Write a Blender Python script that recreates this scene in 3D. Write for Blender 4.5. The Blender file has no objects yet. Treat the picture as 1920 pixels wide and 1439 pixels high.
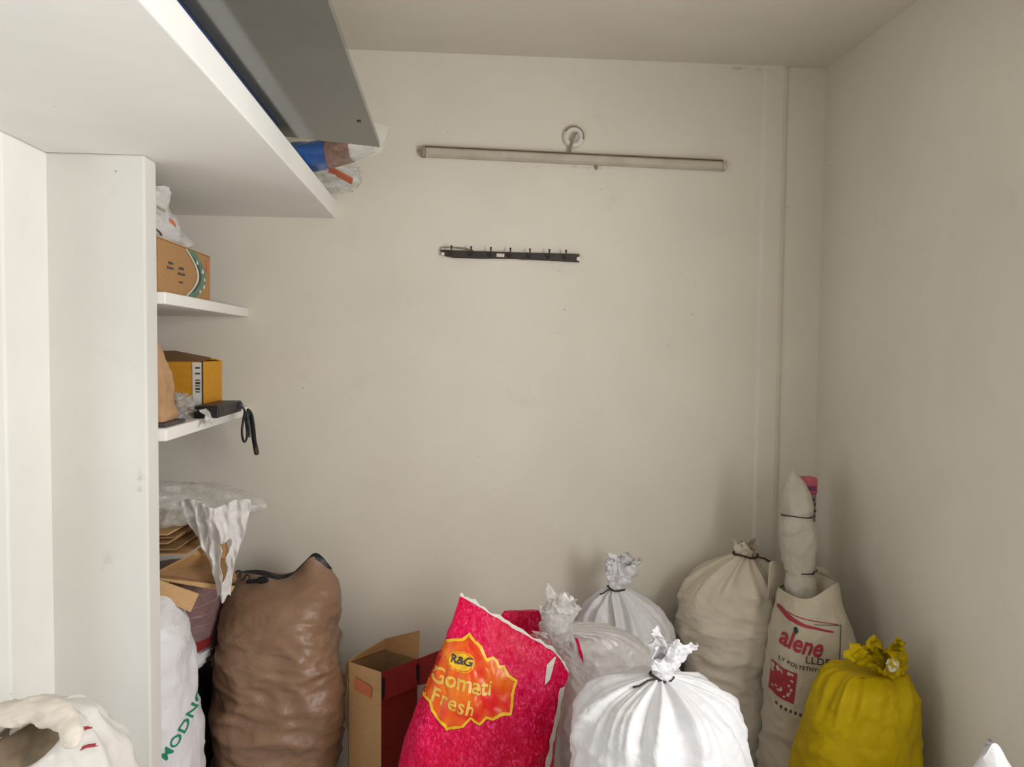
import bpy, bmesh, math, random
from mathutils import Vector, Matrix, noise
from mathutils.bvhtree import BVHTree
random.seed(7)
SC = bpy.context.scene
COL = SC.collection
PI = math.pi

# ---------------------------------------------------------------- camera
cam_d = bpy.data.cameras.new('camera'); cam = bpy.data.objects.new('camera', cam_d); COL.objects.link(cam)
cam_d.sensor_width = 36.0; cam_d.lens = 27.0; cam_d.clip_start = 0.05
R_ = Vector((0.99705082, -0.07609114, 0.00999016)); U_ = Vector((-0.0066045, 0.04461707, 0.99898233)); F_ = Vector((0.07645943, 0.99610213, -0.04398295))
M = Matrix((R_, U_, -F_)).transposed().to_4x4(); M.translation = Vector((0, 0, 1.6))
cam.matrix_world = M
SC.camera = cam
# ---------------------------------------------------------------- world, light, exposure
SC.view_settings.view_transform = 'Standard'; SC.view_settings.look = 'None'
SC.view_settings.gamma = 1.0; SC.view_settings.use_curve_mapping = False
SC.view_settings.exposure = 0.0
w = bpy.data.worlds.new('sky'); SC.world = w; w.use_nodes = True
w.node_tree.nodes['Background'].inputs[0].default_value = (0.85, 0.92, 1.0, 1)
w.node_tree.nodes['Background'].inputs[1].default_value = 0.6
def area(name, loc, rot, sx, sy, power, col):
    d = bpy.data.lights.new(name, 'AREA'); d.shape = 'RECTANGLE'; d.size = sx; d.size_y = sy
    d.energy = power; d.color = col
    o = bpy.data.objects.new(name, d); COL.objects.link(o); o.location = loc; o.rotation_euler = rot
    return o
# daylight in the window of the right wall and, weaker, in the doorway of the left wall
area('window_daylight', (1.70, 0.55, 1.55), (0, PI/2, 0), 1.3, 1.5, 78, (1.0, 0.992, 0.985))
area('doorway_daylight', (-2.12, 0.60, 1.05), (0, -PI/2, 0), 2.0, 1.1, 14, (0.90, 0.95, 1.0))

# ---------------------------------------------------------------- material helpers
def lin(c):
    return tuple(((v/255)/12.92 if v/255 <= .04045 else ((v/255+.055)/1.055)**2.4) for v in c) + (1,)
class NT:
    def __init__(s, name):
        s.m = bpy.data.materials.new(name); s.m.use_nodes = True
        s.t = s.m.node_tree; s.n = s.t.nodes; s.b = s.n['Principled BSDF']; s.out = s.n['Material Output']
    def add(s, typ, **kw):
        n = s.n.new(typ)
        for k, v in kw.items(): setattr(n, k, v)
        return n
    def link(s, a, b): s.t.links.new(a, b)
    def coord(s, scale=(1,1,1)):
        tc = s.add('ShaderNodeTexCoord'); mp = s.add('ShaderNodeMapping'); mp.inputs['Scale'].default_value = scale
        s.link(tc.outputs['Object'], mp.inputs['Vector']); return mp.outputs['Vector']
    def noise(s, vec, scale, detail=3, rough=.55, dist=0):
        n = s.add('ShaderNodeTexNoise'); n.inputs['Scale'].default_value = scale; n.inputs['Detail'].default_value = detail
        n.inputs['Roughness'].default_value = rough; n.inputs['Distortion'].default_value = dist
        s.link(vec, n.inputs['Vector']); return n.outputs['Fac']
    def ramp(s, fac, stops):
        r = s.add('ShaderNodeValToRGB'); e = r.color_ramp.elements
        while len(e) < len(stops): e.new(.5)
        for i, (p, c) in enumerate(stops): e[i].position = p; e[i].color = c
        s.link(fac, r.inputs['Fac']); return r.outputs['Color']
    def mix(s, fac, a, b, blend='MIX'):
        m = s.add('ShaderNodeMix', data_type='RGBA', blend_type=blend)
        for sock, v in ((m.inputs[0], fac), (m.inputs[6], a), (m.inputs[7], b)):
            if hasattr(v, 'is_output'): s.link(v, sock)
            else: sock.default_value = v
        return m.outputs[2]
    def bump(s, h, strength, dist):
        b = s.add('ShaderNodeBump'); b.inputs['Strength'].default_value = strength; b.inputs['Distance'].default_value = dist
        s.link(h, b.inputs['Height']); s.link(b.outputs['Normal'], s.b.inputs['Normal'])
MATS = {}
def paint(name, c, rough=.75, dirt=.06, spots=True, stains=()):
    t = NT(name); v = t.coord()
    a = t.noise(v, 1.6, 4, .6); base = t.ramp(a, [(.3, lin([x-6 for x in c])), (.7, lin([min(255, x+4) for x in c]))])
    if spots:
        d = t.noise(v, 5.5, 6, .7, .4)
        f = t.ramp(d, [(.62, (0,0,0,1)), (.78, (dirt*2,)*3+(1,))])
        base = t.mix(f, base, lin((110, 98, 80)))
        sp = t.noise(v, 38, 2, .5)
        f2 = t.ramp(sp, [(.80, (0,0,0,1)), (.82, (.45,.45,.45,1))])
        base = t.mix(f2, base, lin((120, 108, 92)))
    for (cc, sc, st) in stains:   # a smear with its own place, size and ragged outline
        tc = t.add('ShaderNodeTexCoord'); mp = t.add('ShaderNodeMapping'); mp.vector_type = 'TEXTURE'
        mp.inputs['Location'].default_value = cc; mp.inputs['Scale'].default_value = sc
        t.link(tc.outputs['Object'], mp.inputs['Vector'])
        ln = t.add('ShaderNodeVectorMath', operation='LENGTH'); t.link(mp.outputs['Vector'], ln.inputs[0])
        ad = t.add('ShaderNodeMath', operation='MULTIPLY_ADD'); ad.inputs[1].default_value = 1.6; t.link(t.noise(v, 24, 4, .7), ad.inputs[0]); t.link(ln.outputs['Value'], ad.inputs[2])
        f3 = t.ramp(ad.outputs[0], [(.55, (st, st, st, 1)), (1.0, (0, 0, 0, 1))])
        f3n = t.add('ShaderNodeMath', operation='MULTIPLY'); f3n.inputs[1].default_value = 1.0; t.link(f3, f3n.inputs[0])
        base = t.mix(f3n.outputs[0], base, lin((120, 104, 84)))
    t.link(base, t.b.inputs['Base Color']); t.b.inputs['Roughness'].default_value = rough
    h = t.noise(v, 9, 5, .6); t.bump(h, .25, .004)
    return t.m
def plain(name, c, rough=.6, var=8, scale=30, bump=0, metal=0, spec=.5, stretch=(1,1,1)):
    t = NT(name); v = t.coord(stretch)
    a = t.noise(v, scale, 3)
    base = t.ramp(a, [(.3, lin([max(0, x-var) for x in c])), (.7, lin([min(255, x+var) for x in c]))])
    t.link(base, t.b.inputs['Base Color']); t.b.inputs['Roughness'].default_value = rough
    t.b.inputs['Metallic'].default_value = metal; t.b.inputs['Specular IOR Level'].default_value = spec
    if bump: t.bump(t.noise(v, scale*1.5, 4), .4, bump)
    return t.m
def cloth(name, c, rough=.5, var=7, grime=.0, crease=.006, spec=.4, trans=0.0, weave=False):
    t = NT(name); v = t.coord()
    a = t.noise(v, 7, 5, .6, .5)
    base = t.ramp(a, [(.3, lin([max(0, x-var) for x in c])), (.7, lin([min(255, x+var*.6) for x in c]))])
    if grime:
        g = t.ramp(t.noise(v, 4, 5, .7, .6), [(.5, (0,0,0,1)), (.75, (grime,)*3+(1,))])
        base = t.mix(g, base, lin((122, 104, 80)))
    t.link(base, t.b.inputs['Base Color']); t.b.inputs['Roughness'].default_value = rough
    t.b.inputs['Specular IOR Level'].default_value = spec
    vo = t.add('ShaderNodeTexVoronoi'); vo.feature = 'F1'; vo.inputs['Scale'].default_value = 16
    wv = t.noise(v, 3, 4, .6, 1.5)
    mp = t.mix(.35, v, wv); t.link(mp, vo.inputs['Vector'])
    hh = t.add('ShaderNodeMath', operation='ADD'); t.link(vo.outputs['Distance'], hh.inputs[0])
    n2 = t.noise(v, 22, 5, .65, .8); t.link(n2, hh.inputs[1])
    t.bump(hh.outputs[0], .5, crease)
    if trans:
        t.b.inputs['Transmission Weight'].default_value = 0
        tr = t.add('ShaderNodeBsdfTranslucent'); t.link(base, tr.inputs['Color'])
        mx = t.add('ShaderNodeMixShader'); mx.inputs[0].default_value = trans
        t.link(t.b.outputs[0], mx.inputs[1]); t.link(tr.outputs[0], mx.inputs[2]); t.link(mx.outputs[0], t.out.inputs['Surface'])
    return t.m
def film(name, c, opacity=.5, rough=.22, streak=.3):
    """thin plastic: part clear, part milky; translucent so both sides light up"""
    t = NT(name); v = t.coord()
    t.b.inputs['Base Color'].default_value = lin(c); t.b.inputs['Roughness'].default_value = rough
    t.b.inputs['Specular IOR Level'].default_value = .7
    t.bump(t.noise(v, 16, 4, .6, .8), .35, .006)
    tl = t.add('ShaderNodeBsdfTranslucent'); tl.inputs['Color'].default_value = lin(c)
    m1 = t.add('ShaderNodeMixShader'); m1.inputs[0].default_value = .35; t.link(t.b.outputs[0], m1.inputs[1]); t.link(tl.outputs[0], m1.inputs[2])
    tr = t.add('ShaderNodeBsdfTransparent'); mx = t.add('ShaderNodeMixShader')
    f = t.ramp(t.noise(v, 11, 4, .6, 1.0), [(.35, (max(0, opacity-streak),)*3+(1,)), (.65, (min(1, opacity+streak),)*3+(1,))])
    t.link(f, mx.inputs[0]); t.link(tr.outputs[0], mx.inputs[1]); t.link(m1.outputs[0], mx.inputs[2]); t.link(mx.outputs[0], t.out.inputs['Surface'])
    return t.m
def card(name, c, rough=.8):
    t = NT(name); v = t.coord((1, 1, 6))
    a = t.noise(v, 25, 4)
    base = t.ramp(a, [(.3, lin([x-5 for x in c])), (.7, lin([min(255, x+4) for x in c]))])
    t.link(base, t.b.inputs['Base Color']); t.b.inputs['Roughness'].default_value = rough
    t.b.inputs['Specular IOR Level'].default_value = .25
    t.bump(a, .15, .002); return t.m
MATS['wall'] = paint('wall_paint', (225, 219, 206))
MATS['wallb'] = paint('back_wall_paint', (225, 219, 206), stains=(((.46, 3.2, 2.50), (.09, .3, .06), .5), ((-.15, 3.2, 2.41), (.05, .3, .03), .7), ((.5, 3.2, 2.36), (.9, .3, .03), .35), ((.44, 3.2, 1.93), (.05, .3, .012), .6), ((.43, 3.2, 1.67), (.09, .3, .010), .5), ((1.42, 3.2, 2.22), (.04, .3, .03), .6), ((-.55, 3.2, .93), (.05, .3, .04), .45), ((-.12, 3.2, 1.95), (.03, .3, .02), .4), ((1.2, 3.2, 2.79), (.4, .3, .03), .5)))
MATS['pier'] = paint('pier_paint', (221, 219, 213), dirt=.05, stains=(((-.875, 2.21, 1.23), (.05, .3, .16), .55), ((-.93, 2.21, 2.08), (.014, .3, .014), .9), ((-.96, 2.21, 1.0), (.10, .3, .10), .2)))
MATS['ceil'] = paint('ceiling_paint', (216, 209, 196), dirt=.03)
MATS['white'] = paint('white_paint', (236, 234, 228), dirt=.04)
MATS['floor'] = plain('floor_tile', (214, 211, 208), .35, 8, 3)

# ---------------------------------------------------------------- object helpers
def root_loc(o):
    v = Vector((0, 0, 0))
    while o is not None: v = v + o.location; o = o.parent
    return v
def mesh_obj(name, verts, faces, mat, parent=None, smooth=False, loc=None):
    me = bpy.data.meshes.new(name)
    off = root_loc(parent) if parent else Vector(loc or (0, 0, 0))
    me.from_pydata([tuple(Vector(v)-off) for v in verts], [], faces); me.update()
    bm = bmesh.new(); bm.from_mesh(me); bmesh.ops.recalc_face_normals(bm, faces=bm.faces); bm.to_mesh(me); bm.free()
    if smooth: me.polygons.foreach_set('use_smooth', [True]*len(me.polygons))
    if mat: me.materials.append(mat)
    o = bpy.data.objects.new(name, me); COL.objects.link(o)
    if parent: o.parent = parent
    elif loc: o.location = loc
    return o
def thing(name, label, cat, loc, group=None):
    o = bpy.data.objects.new(name, None); COL.objects.link(o); o.location = loc; o.empty_display_size = .05
    o['label'] = label; o['category'] = cat
    if group: o['group'] = group
    return o
def tag(o, label, cat, group=None):
    o['label'] = label; o['category'] = cat
    if group: o['group'] = group
    return o
class MB:
    def __init__(s): s.v = []; s.f = []
    def add(s, vs, fs):
        n = len(s.v); s.v += [Vector(v) for v in vs]; s.f += [tuple(i+n for i in f) for f in fs]; return s
    def box(s, a, b, mtx=None):
        (x0, y0, z0), (x1, y1, z1) = a, b
        vs = [Vector(p) for p in ((x0,y0,z0),(x1,y0,z0),(x1,y1,z0),(x0,y1,z0),(x0,y0,z1),(x1,y0,z1),(x1,y1,z1),(x0,y1,z1))]
        if mtx: vs = [mtx @ v for v in vs]
        return s.add(vs, [(0,3,2,1),(4,5,6,7),(0,1,5,4),(1,2,6,5),(2,3,7,6),(3,0,4,7)])
    def slab(s, poly, t):
        """polygon (3D points) thickened along its normal by t"""
        p = [Vector(q) for q in poly]; n = (p[1]-p[0]).cross(p[2]-p[0]).normalized()*t; k = len(p)
        return s.add(p+[q+n for q in p], [tuple(range(k))[::-1], tuple(range(k, 2*k))]+[(i, (i+1) % k, (i+1) % k+k, i+k) for i in range(k)])
    def tube(s, pts, r, n=8, cap=True):
        pts = [Vector(p) for p in pts]; k = len(pts); rs = r if isinstance(r, (list, tuple)) else [r]*k
        prev = None; base = len(s.v)
        for i, p in enumerate(pts):
            d = (pts[min(i+1, k-1)]-pts[max(i-1, 0)]).normalized()
            if prev is None: a = d.orthogonal().normalized()
            else: a = (prev-d*prev.dot(d)).normalized()
            prev = a; b = d.cross(a)
            for j in range(n):
                t = 2*PI*j/n; s.v.append(p+(a*math.cos(t)+b*math.sin(t))*rs[i])
        for i in range(k-1):
            for j in range(n):
                q = base+i*n; s.f.append((q+j, q+(j+1) % n, q+n+(j+1) % n, q+n+j))
        if cap: s.f.append(tuple(base+j for j in range(n))[::-1]); s.f.append(tuple(base+(k-1)*n+j for j in range(n)))
        return s
    def cyl(s, c, axis, r, h, n=20):
        c = Vector(c); ax = Vector(axis).normalized(); return s.tube([c, c+ax*h], r, n)
    def build(s, name, mat, parent=None, smooth=False, loc=None): return mesh_obj(name, s.v, s.f, mat, parent, smooth, loc)
def struct(name, mb, mat, bevel=0):
    o = mb.build(name, mat); o['kind'] = 'structure'
    if bevel: bev(o, bevel)
    return o
def bev(o, wd, seg=2):
    m = o.modifiers.new('bevel', 'BEVEL'); m.width = wd; m.segments = seg; m.limit_method = 'ANGLE'; m.angle_limit = math.radians(40)
    return o
def fb(p, sc, oct=3): return noise.fractal(Vector(p)*sc, 0.9, 2.1, oct)
def ridge(p, sc, oct=3):
    q = Vector(p)*sc; a = 1.0; s = 0; tot = 0
    for i in range(oct):
        s += a*(1-abs(noise.noise(q))*2.2); tot += a; a *= .5; q = q*2.07+Vector((3.1, 1.7, 5.3))
    return s/tot
def cat(keys, t):
    """Catmull-Rom through tuple keys at equal spacing"""
    n = len(keys)-1; x = min(max(t, 0), 1)*n; i = min(int(x), n-1); u = x-i
    p0, p1, p2, p3 = keys[max(i-1, 0)], keys[i], keys[i+1], keys[min(i+2, n)]
    return [0.5*((2*b)+(c-a)*u+(2*a-5*b+4*c-d)*u*u+(3*b-a-3*c+d)*u**3) for a, b, c, d in zip(p0, p1, p2, p3)]
def sheet(fn, nu, nv, closed=True, cap0=False, cap1=False):
    vs = []; fs = []
    for j in range(nv+1):
        for i in range(nu if closed else nu+1): vs.append(fn(i/nu, j/nv))
    k = nu if closed else nu+1
    for j in range(nv):
        for i in range(nu): a = j*k+i; b = j*k+(i+1) % k; fs.append((a, b, b+k, a+k))
    if cap0: fs.append(tuple(range(k))[::-1])
    if cap1: fs.append(tuple(nv*k+i for i in range(k)))
    return vs, fs
def sgnpow(v, p): return math.copysign(abs(v)**p, v)
def sack_fn(keys, seed, sq=.85, pleat=.25, pl0=.62, npl=9, crumple=.006, lump=.02, cs=9, hfold=.0, hz=(0, .5), rot=0):
    """keys: (z, cx, cy, rx, ry) bottom to top. Pleats run into the neck above t=pl0."""
    rnd = random.Random(seed); ph = [rnd.uniform(0, 6.28) for _ in range(6)]; so = Vector((seed*3.7, seed*1.3, seed*2.1))
    def fn(u, t):
        z, cx, cy, rx, ry = cat(keys, t)
        th = 2*PI*u+rot
        ct, st = sgnpow(math.cos(th), sq), sgnpow(math.sin(th), sq)
        a = max(0, (t-pl0)/(1-pl0)); am = pleat*(a**1.1)*(1.0 if a < 1 else 1)
        w = .35*noise.noise(Vector((math.cos(th)*1.4, math.sin(th)*1.4, t*2))+so)
        p = 0
        for q, (kk, aa) in enumerate(((npl, .5), (npl+4, .3), (npl*2+1, .2))): p += aa*(1-2*abs(math.sin(kk*th/2+ph[q]+w*6)))
        k = 1+am*p
        P = Vector((cx+rx*ct*k, cy+ry*st*k, z))
        d = Vector((ct*ry, st*rx, 0)); d = d.normalized() if d.length > 1e-6 else Vector((0, 0, 1))
        r_s = min(1, min(rx, ry)/.1)
        q = P+so
        dd = lump*fb(q, 3.3, 2)*r_s + crumple*(ridge(q, cs, 3)-.45)*(.4+.6*r_s)
        if hfold:
            hw = max(0, 1-abs((t-(hz[0]+hz[1])/2)/((hz[1]-hz[0])/2+1e-6))**2)
            dd += hfold*hw*(ridge((q.x*1.1+q.z*.5, q.y*1.1, q.z*2.6+q.x*.35), 4.3, 3)-.45)*1.3
        P = P+d*dd
        P.z = max(P.z, .003)
        return P
    return fn
def frill_fn(base, axis, r0, r1, h, seed, nr=5, amp=.5, crump=.012, flat=1.0, lean=(0, 0, 0)):
    rnd = random.Random(seed); ph = [rnd.uniform(0, 6.28) for _ in range(5)]; so = Vector((seed*2.3, seed*.7, seed*5.1))
    ax = Vector(axis).normalized(); a = Vector((1, 0, 0)); a = (a-ax*a.dot(ax)).normalized(); b = ax.cross(a); base = Vector(base); lean = Vector(lean)
    def fn(u, t):
        th = 2*PI*u
        r = r0+(r1-r0)*(t**.75)
        ruff = amp*t**.8*(math.sin(nr*th+ph[0])*.6+math.sin((nr+3)*th+ph[1])*.4)
        r *= (1+ruff)
        hh = h*t*(1+.22*math.sin(2*th+ph[2])+.16*math.sin(5*th+ph[3]))
        P = base+a*(math.cos(th)*r)+b*(math.sin(th)*r*flat)+ax*hh+lean*(t*t)
        q = P*1.0+so
        return P+(a*math.cos(th)+b*math.sin(th))*(crump*(.25+t)*(ridge(q, 26, 3)-.4)*1.6)+ax*(crump*.8*t*fb(q, 30, 2))
    return fn
def soft(name, fn, nu, nv, mat, parent, cap0=False, cap1=False, loc=None):
    v, f = sheet(fn, nu, nv, True, cap0, cap1)
    return mesh_obj(name, v, f, mat, parent, True, loc)
def string(name, c, ax, r, rad, mat, parent, ends=((.05, 0, -.02),), sq=1.0, wob=.003, seed=1):
    rnd = random.Random(seed); ax = Vector(ax).normalized(); a = Vector((1, 0, 0)); a = (a-ax*a.dot(ax)).normalized(); b = ax.cross(a); c = Vector(c)
    m = MB(); pts = []
    for i in range(33):
        t = 2*PI*i/32+.9; pts.append(c+(a*math.cos(t)+b*math.sin(t)*sq)*r+ax*(wob*math.sin(3*t+seed)))
    m.tube(pts, rad, 6)
    for e in ends:
        e = Vector(e); q = c+Vector((e.x, -abs(r), 0))*0+a*(r if e.x > 0 else -r)*.6-b*0+Vector((0, -r*.75, 0))
        m.tube([q, q+e*.4+Vector((0, -.004, .006)), q+e*.75+Vector((0, -.006, .0)), q+e], rad*.85, 6)
    return m.build(name, mat, parent, True)
# ---- flat print laid on a curved body
def bvh_of(o):
    off = root_loc(o)
    return BVHTree.FromPolygons([v.co+off for v in o.data.vertices], [tuple(p.vertices) for p in o.data.polygons])
def refine(vs, fs, L):
    bm = bmesh.new(); bv = [bm.verts.new((v[0], v[1], 0)) for v in vs]
    for f in fs:
        try: bm.faces.new([bv[i] for i in f])
        except ValueError: pass
    for _ in range(7):
        bmesh.ops.triangulate(bm, faces=bm.faces[:])
        e = [x for x in bm.edges if x.calc_length() > L]
        if not e: break
        bmesh.ops.subdivide_edges(bm, edges=e, cuts=1)
    bmesh.ops.triangulate(bm, faces=bm.faces[:]); bm.verts.index_update()
    r = [tuple(v.co[:2]) for v in bm.verts], [tuple(v.index for v in f.verts) for f in bm.faces]; bm.free(); return r
def text2d(s, size, shear=0, bold=0, extra=1.0):
    c = bpy.data.curves.new('txt', 'FONT'); c.body = s; c.size = size; c.align_x = 'CENTER'; c.align_y = 'CENTER'; c.shear = shear; c.offset = bold; c.space_character = extra
    c.resolution_u = 3
    o = bpy.data.objects.new('txt', c); COL.objects.link(o)
    dg = bpy.context.evaluated_depsgraph_get(); me = o.evaluated_get(dg).to_mesh()
    r = [tuple(v.co[:2]) for v in me.vertices], [tuple(p.vertices) for p in me.polygons]
    o.evaluated_get(dg).to_mesh_clear(); bpy.data.objects.remove(o); bpy.data.curves.remove(c); return r
def decal(name, geo, O, ux, uy, d, bvh, mat, parent, off=.0015, L=.012, rot=0, label=None):
    vs, fs = refine(geo[0], geo[1], L); O = Vector(O); ux = Vector(ux).normalized(); uy = Vector(uy).normalized(); d = Vector(d).normalized()
    cr, sr = math.cos(rot), math.sin(rot); out = []; ok = []
    for x, y in vs:
        p = O+ux*(x*cr-y*sr)+uy*(x*sr+y*cr)-d*.5
        h, n, i, ds = bvh.ray_cast(p, d)
        if h is None or n.dot(d) > -.12 and n.dot(d) < .12: ok.append(False); out.append(p)
        else:
            if n.dot(d) > 0: n = -n
            ok.append(True); out.append(h+n*off)
    fs = [f for f in fs if all(ok[i] for i in f) and max((out[f[0]]-out[f[1]]).length, (out[f[1]]-out[f[2]]).length) < L*4]
    used = sorted({i for f in fs for i in f}); mp = {k: j for j, k in enumerate(used)}
    o = mesh_obj(name, [out[i] for i in used], [tuple(mp[i] for i in f) for f in fs], mat, parent, True)
    if label: o['label'] = label
    return o
def quad2d(w, h): return [(-w/2, -h/2), (w/2, -h/2), (w/2, h/2), (-w/2, h/2)], [(0, 1, 2, 3)]
def ell2d(rx, ry, n=32): return [(rx*math.cos(2*PI*i/n), ry*math.sin(2*PI*i/n)) for i in range(n)], [tuple(range(n))]

# ================================================================ THE ROOM
XR, YB, ZC, YR, XL = 1.572, 3.2, 2.806, -2.0, -2.0
m = MB().box((XL-.15, YR-.15, -.1), (XR+.15, YB+.3, 0)); struct('floor', m, MATS['floor'])
m = MB().box((XL-.15, YR-.15, ZC), (XR+.15, YB+.3, ZC+.12)); struct('ceiling', m, MATS['ceil'])
# back wall: flat field, a shallow plaster strip, then a slightly set-back bay up to the corner
prof = [(XL-.15, YB), (1.292, YB), (1.308, YB-.007), (1.380, YB-.008), (1.396, YB-.003), (1.400, YB+.010), (XR+.15, YB+.010), (XR+.15, YB+.2), (XL-.15, YB+.2)]
m = MB(); k = len(prof)
m.add([(x, y, 0) for x, y in prof]+[(x, y, ZC) for x, y in prof], [(i, (i+1) % k, (i+1) % k+k, i+k) for i in range(k)]); struct('wall_back', m, MATS['wallb'])
WY0, WY1, WZ0, WZ1 = -.20, 1.30, .9, 2.2
m = MB().box((XR, YR-.15, 0), (XR+.15, WY0, ZC)).box((XR, WY1, 0), (XR+.15, YB+.03, ZC)).box((XR, WY0, 0), (XR+.15, WY1, WZ0)).box((XR, WY0, WZ1), (XR+.15, WY1, ZC))
struct('wall_right', m, MATS['wall'])
m = MB().box((XL-.15, YR-.15, 0), (XL, .05, ZC)).box((XL-.15, 1.15, 0), (XL, YB, ZC)).box((XL-.15, .05, 2.05), (XL, 1.15, ZC)); struct('wall_left', m, MATS['wall'])
m = MB().box((XL, YR-.12, 0), (XR, YR, ZC)); struct('wall_rear', m, MATS['wall'])
m = MB()
for a, b in (((XR-.01, WY0-.04, WZ0-.04), (XR+.07, WY0+.03, WZ1+.04)), ((XR-.01, WY1-.03, WZ0-.04), (XR+.07, WY1+.04, WZ1+.04)), ((XR-.01, WY0, WZ0-.04), (XR+.07, WY1, WZ0+.03)), ((XR-.01, WY0, WZ1-.03), (XR+.07, WY1, WZ1+.04)), ((XR+.01, .53, WZ0), (XR+.05, .57, WZ1))): m.box(a, b)
struct('window_1', m, MATS['white'])
# partition: wall block, stepped pier and its end
m = MB().box((XL, 2.008, 0), (-1.113, YB, 2.127)); m2 = MB().box((-1.2, 2.215, 0), (-.853, 2.300, 2.127))
struct('wall_pier', m2, MATS['pier'], .006)
# the block is kept in front of the shelf bay only
m = MB().box((XL, 2.006, 0), (-1.113, 2.300, 2.127)); struct('wall_partition', m, MATS['white'], .006)
# loft slab
m = MB().box((XL, YR, 2.127), (-.480, YB, 2.2)); struct('ceiling_loft', m, MATS['white'], .004)
# plaster shelves in the bay
for z0, z1, lab in ((1.722, 1.758, 'upper white plaster shelf holding the green printed carton'), (1.322, 1.360, 'lower white plaster shelf holding the yellow carton')):
    o = MB().box((XL+.001, 2.301, z0), (-.832, YB-.001, z1)).build('wall_shelf', MATS['white'], loc=(-1.2, 2.75, z0)); bev(o, .004); tag(o, lab, 'shelf')

# ================================================================ MATERIALS OF THINGS
MATS.update(
 brownsack=cloth('brown_woven_plastic', (139, 108, 84), .42, 8, 0, .004, .6),
 whitesack=cloth('white_woven_plastic', (233, 232, 235), .42, 5, 0, .006, .5, .10),
 greysack=cloth('white_woven_sack_plain', (222, 219, 214), .55, 6, .04, .004, .35, .08),
 beigesack=cloth('cream_woven_sack', (206, 196, 178), .65, 6, .03, .004, .3),
 printsack=cloth('cream_printed_sack', (192, 182, 162), .65, 7, .08, .004, .3),
 yellow=cloth('yellow_woven_plastic', (190, 164, 0), .6, 8, 0, .004, .2),
 bundle=cloth('white_wrap', (182, 176, 162), .6, 8, .06, .004, .35),
 black=plain('black_plastic', (24, 24, 27), .45, 4),
 blackbag=cloth('black_bag_plastic', (22, 24, 27), .4, 4, 0, .006, .5),
 pinkbag=cloth('dusty_pink_net_sack', (128, 100, 98), .6, 10, 0, .004, .4),
 wire=plain('dark_twine', (58, 46, 38), .8, 6),
 cardb=card('brown_cardboard', (172, 132, 88)), cardl=card('tan_cardboard', (196, 158, 112)), carddark=card('dark_cardboard', (140, 108, 74)),
 cardy=card('yellow_cardboard', (206, 146, 42)), redprint=card('red_printed_cardboard', (128, 38, 34)), orange=card('orange_print', (206, 118, 84)),
 paper=plain('brown_paper', (176, 138, 100), .8, 10, 14, .004),
 film=film('clear_plastic_film', (240, 240, 238), .34, .18, .26), filmw=film('milky_plastic_film', (242, 240, 238), .9, .25, .12),
 metal=plain('batten_enamel', (188, 180, 164), .5, 10, 12), dust=plain('dusty_plastic', (150, 138, 120), .8, 10, 20),
 plank=plain('grey_laminate', (84, 84, 78), .12, 4, 4, 0, 0, .6), blue=plain('blue_plastic', (28, 52, 96), .5, 6),
 rim=plain('white_plastic', (222, 218, 208), .5, 5), green=plain('green_ink', (24, 132, 104), .6, 8), redink=plain('red_ink', (158, 38, 54), .6, 10), darkink=plain('dark_ink', (70, 62, 58), .6, 8),
 greenprint=plain('green_print', (88, 126, 108), .6, 10, 40), gold=plain('gold_print', (240, 190, 20), .4, 12, 30), goldtext=plain('gold_lettering', (232, 186, 78), .4, 14, 30),
 rackwood=plain('dark_rack_wood', (48, 37, 33), .5, 8, 30, 0, 0, .5, (1, 1, 4)), hook=plain('dark_hook_metal', (40, 36, 32), .4, 6), label=plain('paper_label', (222, 216, 206), .7, 6))
# magenta rice bag: foil film with lighter grain flecks; red emblem field
t = NT('magenta_film'); v = t.coord()
n1 = t.noise(t.coord((1.5, 1.5, .8)), 85, 3, .6, .6); big = t.noise(v, 5, 3); n2 = t.noise(v, 14, 3)
base = t.ramp(big, [(.3, lin((205, 0, 40))), (.7, lin((234, 4, 86)))])
f = t.ramp(n1, [(.53, (0,0,0,1)), (.66, (.75,.75,.75,1))]); g = t.ramp(n2, [(.35, (.25,.25,.25,1)), (.65, (1,1,1,1))])
d = t.ramp(n1, [(.34, (.6,.6,.6,1)), (.45, (0,0,0,1))]); base = t.mix(d, base, lin((150, 0, 30)))
ff = t.mix(1.0, f, g, 'MULTIPLY'); base = t.mix(ff, base, lin((255, 100, 160)))
t.link(base, t.b.inputs['Base Color']); t.b.inputs['Roughness'].default_value = .3; t.b.inputs['Specular IOR Level'].default_value = .2
t.bump(t.noise(v, 45, 5, .7, .8), .45, .006); MATS['magenta'] = t.m
t = NT('emblem_red_orange'); v = t.coord()
n1 = t.noise(v, 9, 2); base = t.ramp(n1, [(.38, lin((232, 14, 8))), (.62, lin((238, 120, 14)))])
t.link(base, t.b.inputs['Base Color']); t.b.inputs['Roughness'].default_value = .32; MATS['emblem'] = t.m

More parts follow.
